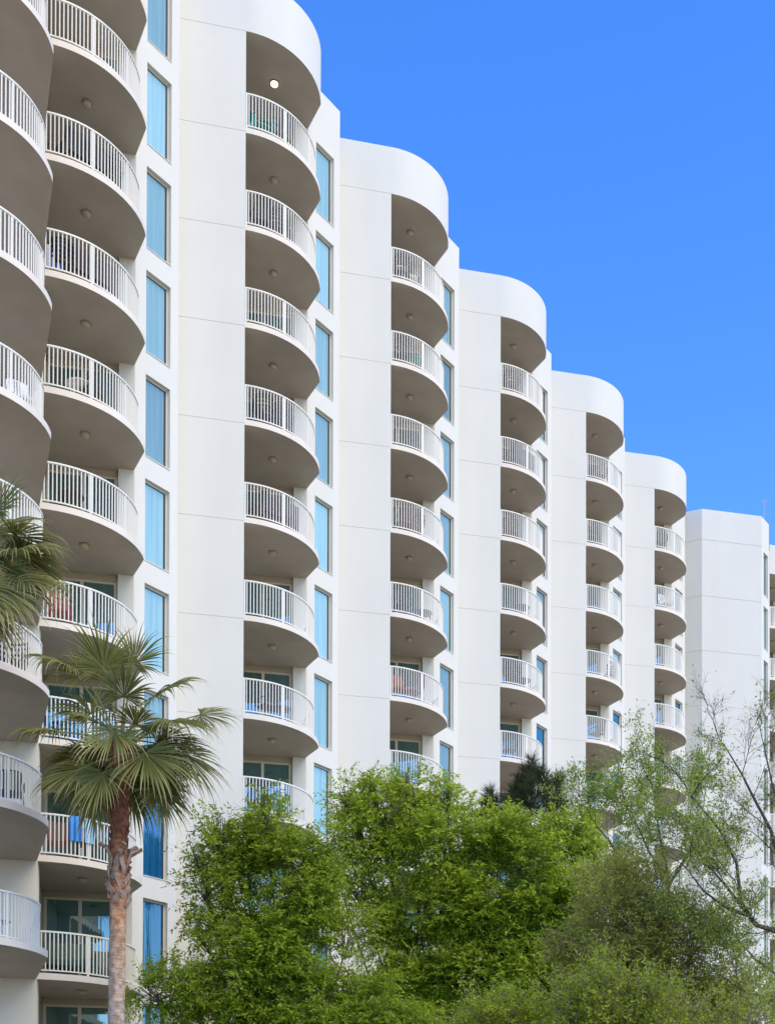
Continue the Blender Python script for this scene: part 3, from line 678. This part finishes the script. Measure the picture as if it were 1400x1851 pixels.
# sparse young-leaved tree on the right: boughs first, then forking twigs
def branch_tree(name, label, cat, Y, boughs, leafm, barkm, seed, leafp, leaf, depthmax=4):
    g = np.random.default_rng(seed); mb = MB(); LP = []; LD = []
    root = at(boughs[0][0][0], 1851, Y); root[2] = 0
    def grow(p, d, L, r, lev, dens):
        n = 4; pts = [p]; 
        for i in range(n):
            d = unit(d + g.normal(size=3)*.16 + np.array([0, 0, .05])); pts.append(pts[-1] + d*L/n)
        mb.tube(pts, [r*(1-.5*i/n) for i in range(n+1)], 4 if lev > 1 else 6, cap=False)
        if lev < depthmax:
            for i in range(1, n+1):
                for _ in range(1 + (g.random() < .45)):
                    ax = unit(g.normal(size=3)); nd = unit(d*.75 + np.cross(d, ax)*g.uniform(.5, .95))
                    grow(pts[i], nd, L*g.uniform(.5, .75), r*.5, lev+1, dens)
        if lev >= depthmax-1:
            for i in range(1, n+1):
                m = g.poisson(leafp*dens)
                for _ in range(m):
                    LP.append(pts[i] + g.normal(size=3)*.035); LD.append(unit(d*.6 + g.normal(size=3)*.7))
    for B in boughs:
        pts = [at(x, y, Y + dy) if y < 5000 else None for x, y, dy in B[:-1]]; r0, dens, L0 = B[-1]
        mb.tube(pts, [r0*(1-.75*i/(len(pts)-1)) for i in range(len(pts))], 7)
        for i in range(1, len(pts)):
            d = unit(pts[i] - pts[i-1]); seglen = np.linalg.norm(pts[i]-pts[i-1]); m = max(1, int(seglen/.5))
            for j in range(m):
                q = pts[i-1] + (pts[i]-pts[i-1])*(j+1)/m; ax = unit(g.normal(size=3))
                grow(q, unit(d*.6 + np.cross(d, ax)*.8 + np.array([0, 0, .2])), L0*g.uniform(.7, 1.1), r0*.22, 1, dens)
        grow(pts[-1], unit(pts[-1]-pts[-2]), L0, r0*.25, 1, dens)
    base = at(boughs[0][0][0], boughs[0][0][1], Y); mb.tube([root, (root+base)/2, base], [.17, .15, boughs[0][-1][0]*1.2], 9)
    o = thing(name, label, cat, tuple(root))
    link('trunk', mb.mesh('trunk', barkm, fix=False), o, tuple(-root))
    P = np.array(LP); D = np.array(LD); n = len(P)
    link('crown', leaves('crown', P, D, unit(g.normal(size=(n, 3))+np.array([0, 0, 1.])), leaf[0]*g.uniform(.6, 1.2, n), leaf[1]*g.uniform(.8, 1.2, n), leafm), o, tuple(-root))
    return o
branch_tree('sparse_tree', 'sparse tree with dark bare boughs and small new leaves at the right edge', 'tree', 24,
   [[(1480, 1700, 0), (1400, 1683, 0), (1365, 1672, -.1), (1338, 1630, -.2), (1330, 1560, -.2), (1300, 1500, -.1), (1250, 1440, 0), (.058, 1.0, .9)],
    [(1480, 1700, 0), (1420, 1600, .2), (1392, 1500, .3), (1360, 1440, .3), (1340, 1400, .3), (1310, 1350, .3), (.045, .15, .75)],
    [(1480, 1700, 0), (1440, 1560, .3), (1395, 1420, .5), (1380, 1350, .5), (.038, .15, .7)],
    [(1365, 1672, -.1), (1310, 1600, -.3), (1275, 1560, -.3), (.04, 1.1, .85)],
    [(1490, 1800, .2), (1420, 1775, 0), (1365, 1735, 0), (1325, 1690, .1), (.04, 1.3, .8)],
    [(1490, 1800, .2), (1400, 1810, -.2), (1340, 1790, -.3), (1290, 1755, -.2), (.035, 1.3, .75)],
    [(1350, 1655, -.15), (1310, 1640, -.4), (1270, 1610, -.5), (1240, 1570, -.5), (.035, .9, .8)]],
   leaf_mat('new_leaf', (.16, .22, .03), (.34, .42, .08), .5), plain('dark_bark', (.06, .05, .045), .9, .3, 14, .3), 21, .62, (.066, .03))
branch_tree('slender_tree', 'slender tree with upright forking twigs and pale new leaves before the far balconies', 'tree', 27,
   [[(1205, 1660, 0), (1208, 1590, 0), (1172, 1540, .1), (1150, 1490, .1), (.05, 1.2, .85)],
    [(1208, 1590, 0), (1195, 1530, -.1), (1185, 1470, 0), (1178, 1420, 0), (.04, 1.2, .75)],
    [(1208, 1600, 0), (1245, 1540, .1), (1262, 1490, .2), (1272, 1450, .2), (.04, 1.1, .75)],
    [(1205, 1640, 0), (1130, 1570, .1), (1100, 1520, .1), (1075, 1490, 0), (.035, 1.2, .75)]],
   leaf_mat('pale_leaf', (.16, .24, .03), (.34, .45, .08), .5), plain('slender_bark', (.07, .06, .05), .9, .3, 14, .3), 22, .75, (.065, .03))

# pine behind the bright tree
def pine(Y, tips, seed):
    g = np.random.default_rng(seed); root = at(950, 1851, Y); root[2] = 0; mb = MB(); P = []; D = []
    top = at(960, 1372, Y); mb.tube([root, root*.5 + top*.5, root*.12 + top*.88, top], [.16, .12, .03, .008], 8)
    for (x, y, dy, hgt) in tips:
        tp = at(x, y, Y + dy); bt = tp - np.array([0, 0, hgt]); tr = np.array([top[0], top[1], bt[2] - .5])
        mb.tube([tr, tr*.4 + bt*.6 + np.array([0, 0, -.15]), bt, tp], [.03, .02, .015, .006], 5)
        m = int(hgt*620)
        t = g.random(m)**.8; q = bt + (tp-bt)*t[:, None]
        a = g.uniform(0, 2*np.pi, m); el = g.uniform(.25, 1.25, m)
        d = np.stack([np.cos(a)*np.cos(el), np.sin(a)*np.cos(el), np.sin(el)], 1); P.append(q); D.append(unit(d))
    P = np.concatenate(P); D = np.concatenate(D); n = len(P)
    o = thing('pine_tree', 'dark pine with upright needle tufts showing above the bright green tree', 'tree', tuple(root))
    link('trunk', mb.mesh('trunk', BARK, fix=False), o, tuple(-root))
    link('crown', leaves('crown', P, D, unit(g.normal(size=(n, 3))), .40*g.uniform(.6, 1.2, n), np.full(n, .014), leaf_mat('pine_needle', (.030, .042, .018), (.095, .105, .045), .2)), o, tuple(-root))
PT = [(960, 1374, 0), (950, 1392, .3), (972, 1390, -.2), (938, 1408, .3), (984, 1404, -.2), (958, 1410, -.4), (928, 1424, .2), (1000, 1412, .2), (1012, 1404, .4), (1006, 1434, .1), (986, 1430, -.3), (946, 1432, -.2), (968, 1436, -.4), (918, 1444, -.3), (934, 1452, .1), (956, 1456, -.2), (994, 1456, .1),
 (884, 1432, .1), (877, 1450, .2), (892, 1446, -.1), (886, 1464, 0), (866, 1474, .1), (905, 1466, .1), (925, 1474, -.2), (1016, 1452, .2)]
pine(38, [(x, y, dy, .55) for x, y, dy in PT], 5)

# fan palms
pm, N_, L_, P_ = new_mat('palm_leaf')
at_ = N_.new('ShaderNodeAttribute'); at_.attribute_name = 'tip'
rmp = N_.new('ShaderNodeValToRGB'); e_ = rmp.color_ramp.elements; e_[0].position = 0; e_[0].color = (.14, .15, .036, 1); e_[1].position = 1; e_[1].color = (.48, .39, .21, 1)
x_ = rmp.color_ramp.elements.new(.55); x_.color = (.25, .25, .08, 1); x_ = rmp.color_ramp.elements.new(.8); x_.color = (.38, .34, .16, 1)
L_.new(at_.outputs['Fac'], rmp.inputs['Fac'])
g_ = N_.new('ShaderNodeNewGeometry'); hv = N_.new('ShaderNodeHueSaturation'); mr_ = N_.new('ShaderNodeMapRange'); mr_.inputs['To Min'].default_value = .65; mr_.inputs['To Max'].default_value = 1.35
L_.new(g_.outputs['Random Per Island'], mr_.inputs['Value']); L_.new(mr_.outputs[0], hv.inputs['Value']); L_.new(rmp.outputs['Color'], hv.inputs['Color']); L_.new(hv.outputs[0], P_.inputs['Base Color'])
P_.inputs['Roughness'].default_value = .55; P_.inputs['Specular IOR Level'].default_value = .2
tr_ = N_.new('ShaderNodeBsdfTranslucent'); L_.new(hv.outputs[0], tr_.inputs['Color']); mx_ = N_.new('ShaderNodeMixShader'); mx_.inputs[0].default_value = .35
L_.new(P_.outputs[0], mx_.inputs[1]); L_.new(tr_.outputs[0], mx_.inputs[2]); L_.new(mx_.outputs[0], N_['Material Output'].inputs['Surface'])

def trunk_mat():
    m, N, L, P = new_mat('palm_trunk'); P.inputs['Roughness'].default_value = .9
    tc = N.new('ShaderNodeTexCoord'); sx = N.new('ShaderNodeSeparateXYZ'); L.new(tc.outputs['Object'], sx.inputs[0])
    n = N.new('ShaderNodeTexNoise'); n.inputs['Scale'].default_value = 5; n.inputs['Detail'].default_value = 8; L.new(tc.outputs['Object'], n.inputs['Vector'])
    ad = N.new('ShaderNodeMath'); ad.operation = 'MULTIPLY_ADD'; ad.inputs[1].default_value = 2.2; L.new(n.outputs['Fac'], ad.inputs[0]); L.new(sx.outputs[2], ad.inputs[2])
    mr = N.new('ShaderNodeMapRange'); mr.inputs['From Min'].default_value = 6.2; mr.inputs['From Max'].default_value = 10.3; L.new(ad.outputs[0], mr.inputs['Value'])
    r = N.new('ShaderNodeValToRGB'); e = r.color_ramp.elements; e[0].color = (.46, .37, .30, 1); e[1].color = (.14, .05, .022, 1)
    x = e.new(.35); x.color = (.50, .33, .21, 1); x = e.new(.65); x.color = (.40, .17, .075, 1); x = e.new(.5); x.color = (.48, .28, .16, 1)
    L.new(mr.outputs[0], r.inputs['Fac'])
    mp = N.new('ShaderNodeMapping'); mp.inputs['Scale'].default_value = (2, 2, 16); L.new(tc.outputs['Object'], mp.inputs['Vector'])
    n2 = N.new('ShaderNodeTexNoise'); n2.inputs['Scale'].default_value = 2.5; n2.inputs['Detail'].default_value = 8; L.new(mp.outputs[0], n2.inputs['Vector'])
    n3 = N.new('ShaderNodeTexNoise'); n3.inputs['Scale'].default_value = 9; n3.inputs['Detail'].default_value = 6; L.new(tc.outputs['Object'], n3.inputs['Vector'])
    r2 = ramp(N, (.45, .42, .40), (1.15, 1.1, 1.05), .38, .6); L.new(n3.outputs['Fac'], r2.inputs['Fac'])
    mm = N.new('ShaderNodeMixRGB'); mm.blend_type = 'MULTIPLY'; mm.inputs[0].default_value = .75; L.new(r.outputs[0], mm.inputs[1]); L.new(r2.outputs[0], mm.inputs[2]); L.new(mm.outputs[0], P.inputs['Base Color'])
    b = N.new('ShaderNodeBump'); b.inputs['Strength'].default_value = .8; b.inputs['Distance'].default_value = .03; L.new(n2.outputs['Fac'], b.inputs['Height']); L.new(b.outputs['Normal'], P.inputs['Normal'])
    return m
TRUNK = trunk_mat()
BOOT = plain('palm_boot', (.30, .20, .14), .9, .45, 9, .5)
FIBRE = plain('palm_fibre', (.17, .065, .03), .95, .5, 11, .7)
PET = plain('palm_petiole', (.13, .15, .045), .5, .25, 8)

def frond(hub, start, d, n, L, g, droop=.55, dry=0., half=118, nseg=44):
    """one fan leaf: stalk from the crown to the hub, pleated blade splitting into drooping strips"""
    me_v = []; me_f = []; tip = []
    d = unit(np.array(d, float)); n = np.array(n, float); n = unit(n - d*(n@d)); s = np.cross(d, n)
    K = 8; dphi = 2*R(half)/nseg
    for i in range(nseg):
        if g.random() < .07: continue
        ph = -R(half) + (i+.5)*dphi; c = math.cos(ph)
        dr = unit(d*c + s*math.sin(ph) + n*(.10*(1-c) + g.normal()*.03)); Ls = 1.12*L*(.68 + .32*max(c, -.2))*g.uniform(.80, 1.10)
        q = np.array(hub, float); cur = dr.copy(); sd = unit(np.cross(dr, n)); split = g.uniform(.46, .62); o = len(me_v); kink = g.uniform(1.0, 2.8)*droop
        for k in range(K+1):
            t = k/K
            wd = max(.006, min(t, split)*Ls*dphi*1.04) if t <= split else max(.0025, split*Ls*dphi*(1 - ((t-split)/(1-split))**.8)*.9)
            fold = n*wd*.22
            me_v += [q - sd*wd/2 - fold, q + fold*.6, q + sd*wd/2 - fold]; tv = min(1, max(0, (t-.35)/.65)*.85 + dry + g.normal()*.03); tip += [tv]*3
            cur = unit(cur + np.array([0, 0, -1.])*(kink*max(0, t-.35)*.55 + .02)); q = q + cur*Ls/K
        for k in range(K):
            a = o + 3*k; me_f += [(a, a+1, a+4, a+3), (a+1, a+2, a+5, a+4)]
    me = bpy.data.meshes.new('frond'); me.from_pydata([tuple(v) for v in me_v], [], me_f); me.materials.append(pm); me.materials.append(PET)
    mid = (np.array(start)+hub)/2 + np.array([0, 0, .12]); mb = MB(); mb.tube([start, mid, hub, np.array(hub)+d*L*.25], [.03, .02, .014, .005], 5)
    pv = len(me_v); me2_v = me_v + [np.array(v) for v in mb.v]; me2_f = me_f + [tuple(i+pv for i in f) for f in mb.f]
    me.clear_geometry(); me.from_pydata([tuple(v) for v in me2_v], [], me2_f)
    me.polygons.foreach_set('material_index', [0]*len(me_f) + [1]*len(mb.f))
    a = me.attributes.new('tip', 'FLOAT', 'POINT'); a.data.foreach_set('value', tip + [0.]*len(mb.v)); me.update()
    return me
def palm(label, Y, cx_, cy_, x_base, specs, nrand, seed, rad=.165, stubs=True, dryskirt=0):
    g = np.random.default_rng(seed); ppm = FPX/Y
    ctr = at(cx_, cy_, Y); root = at(x_base, 1851, Y); root[2] = 0
    o = thing('palm_tree', label, 'palm tree', tuple(root))
    ax = lambda z: root + (ctr-root)*(z/ctr[2])
    mb = MB(); hs = np.linspace(0, ctr[2]-.1, 40)
    mb.tube([ax(h) - root for h in hs], [rad*(1.25 - .25*min(1, h/3)) * (1 + .03*math.sin(h*9)) * (1 if h < ctr[2]-3.3 else 1.05) for h in hs], 20)
    link('trunk', mb.mesh('trunk', TRUNK, True, fix=False), o)
    # old leaf bases criss-crossing below the crown
    mb = MB(); z0_, z1_ = ctr[2]-3.35, ctr[2]-2.35
    for i in range(26):
        a = i*2.4; z = z0_ + (z1_-z0_)*i/26; c = ax(z) - root; dr = np.array([math.cos(a), math.sin(a), 0]); tg = np.array([-dr[1], dr[0], 0])*g.choice([-1, 1])
        p0 = c + dr*rad*1.0; L = g.uniform(.22, .36); out_ = .05 + .03*g.random()
        mb.bar(p0 - tg*.05, p0 + tg*.08 + dr*out_ + np.array([0, 0, L]), .10, .03, tuple(dr))
        if i > 17: mb.bar(p0 + tg*.08 + dr*out_ + np.array([0, 0, L-.03]), p0 + tg*.15 + dr*(out_+g.uniform(.10, .22)) + np.array([0, 0, L+g.uniform(.04, .14)]), .085, .035, tuple(dr))
    link('leaf_bases', mb.mesh('leaf_bases', BOOT), o)
    mb = MB(); hs = np.linspace(ctr[2]-2.4, ctr[2]+.05, 20)
    mb.tube([ax(h) - root + np.array([g.normal()*.008, g.normal()*.008, 0]) for h in hs], [rad*(1.0+.24*max(0, (h-ctr[2]+1.9)))*(1+g.normal()*.035) for h in hs], 16)
    for i in range(90):
        a = g.uniform(0, 6.28); z = g.uniform(ctr[2]-2.3, ctr[2]-.2); c = ax(z)-root; dr = np.array([math.cos(a), math.sin(a), 0]); tg = np.array([-dr[1], dr[0], 0])*g.choice([-1, 1])
        mb.bar(c + dr*rad*(1.0+.24*max(0, z-ctr[2]+1.9)) - tg*.03, c + dr*rad*(1.2+.24*max(0, z-ctr[2]+1.9)) + tg*.03 + np.array([0, 0, g.uniform(.1, .22)]), .05, .015, tuple(dr))
    link('fibre_sheath', mb.mesh('fibre_sheath', FIBRE), o)
    def add(hub, d, n, L, dr, dry): link('frond', frond(hub - root, ax(min(ctr[2], hub[2]+.2) if hub[2] < ctr[2]-.3 else ctr[2]-.05) - root, d, n, L, g, dr, dry), o)
    for (hx, hy, dy, dx, dz, dyy, L, dr, dry, nz) in specs:
        hub = at(hx, hy, Y + dy); add(hub, (dx, dyy, dz), (g.normal()*.25, -1 + nz*.4, nz), L, dr, dry)
    for i in range(nrand):
        a = g.uniform(0.25, math.pi-.25); el = g.uniform(-.7, 1.2); d = np.array([math.cos(a)*math.cos(el), math.sin(a)*math.cos(el), math.sin(el)])
        add(ctr + d*g.uniform(.75, 1.05), unit(d + np.array([0, 0, -.35])), (d[0]*-.3, d[1]*-.3 + .1, 1), g.uniform(.95, 1.2), g.uniform(.4, .9), g.uniform(0, .15))
    for i in range(dryskirt):
        a = g.uniform(0, 6.28); d = np.array([math.cos(a), math.sin(a), -.5]); add(ctr + d*.6 - np.array([0, 0, .3]), (d[0]*.5, d[1]*.5, -1), (d[0], d[1], .6), .9, .8, .5)
# hub x, hub y, depth offset, direction x z y, length, droop, dryness, tilt of the blade
palm('whole fan palm with reddish trunk standing before the left balconies', 27, 218, 1350, 206,
 [(188, 1208, .1, -.12, 1, -.1, 1.0, .3, .0, .2), (242, 1200, .3, .35, .95, .1, .9, .4, .0, .5), (156, 1225, .3, -.5, .85, .1, .95, .7, .0, .5), (275, 1262, -.1, .9, .5, -.2, 1.25, .9, .03, 1.1), (312, 1302, -.35, .8, -.25, -.5, 1.15, .9, .08, .9),
  (362, 1292, .1, .8, -.1, -.1, .85, .8, .03, .8), (262, 1362, -.6, .55, -.75, -.4, 1.25, .6, .12, .7), (128, 1205, .2, -.75, .25, -.3, 1.05, 1.4, .15, 1.2), (100, 1322, -.3, -.95, .0, -.3, 1.05, 1.1, .05, 1.2),
  (150, 1388, -.3, -.75, -.45, -.3, 1.15, .6, .05, .9), (186, 1398, -.75, -.2, -.9, -.5, 1.05, .5, .08, .5), (206, 1322, -.8, .0, -.8, -.7, 1.05, .6, .2, .5), (285, 1425, .3, .55, -.8, .2, 1.05, .6, .0, .8),
  (330, 1360, .3, .75, -.6, .2, 1.15, .7, .1, .8), (165, 1290, .3, -.6, .6, .2, 1.0, .9, .0, .9), (225, 1260, -.4, .15, .8, -.6, .95, .4, .0, .3), (175, 1440, .4, -.45, -.85, .3, .95, .5, .3, .5), (245, 1310, -.6, .5, .3, -.8, .9, .7, .0, .8)],
 24, 31)
palm('fan palm at the left edge with browned drooping fronds, its trunk out of frame', 25, -62, 985, -75,
 [(-5, 925, -.2, .6, .75, -.2, .85, .4, .0, .5), (25, 1000, -.3, .9, .15, -.3, 1.15, .9, .1, 1.), (40, 1040, .1, .85, -.2, 0, 1.05, 1., .2, 1.), (0, 1060, -.4, .5, -.8, -.4, 1.25, .7, .3, .7), (15, 1025, .3, .7, -.5, .2, 1.2, .9, .15, .9),
  (-25, 1090, 0, .3, -.9, 0, 1.2, .6, .4, .6), (-20, 960, .4, .8, .5, .3, 1.2, .8, .0, 1.), (-45, 1060, -.6, .2, -.9, -.5, 1.2, .6, .2, .5)],
 10, 32, dryskirt=9)
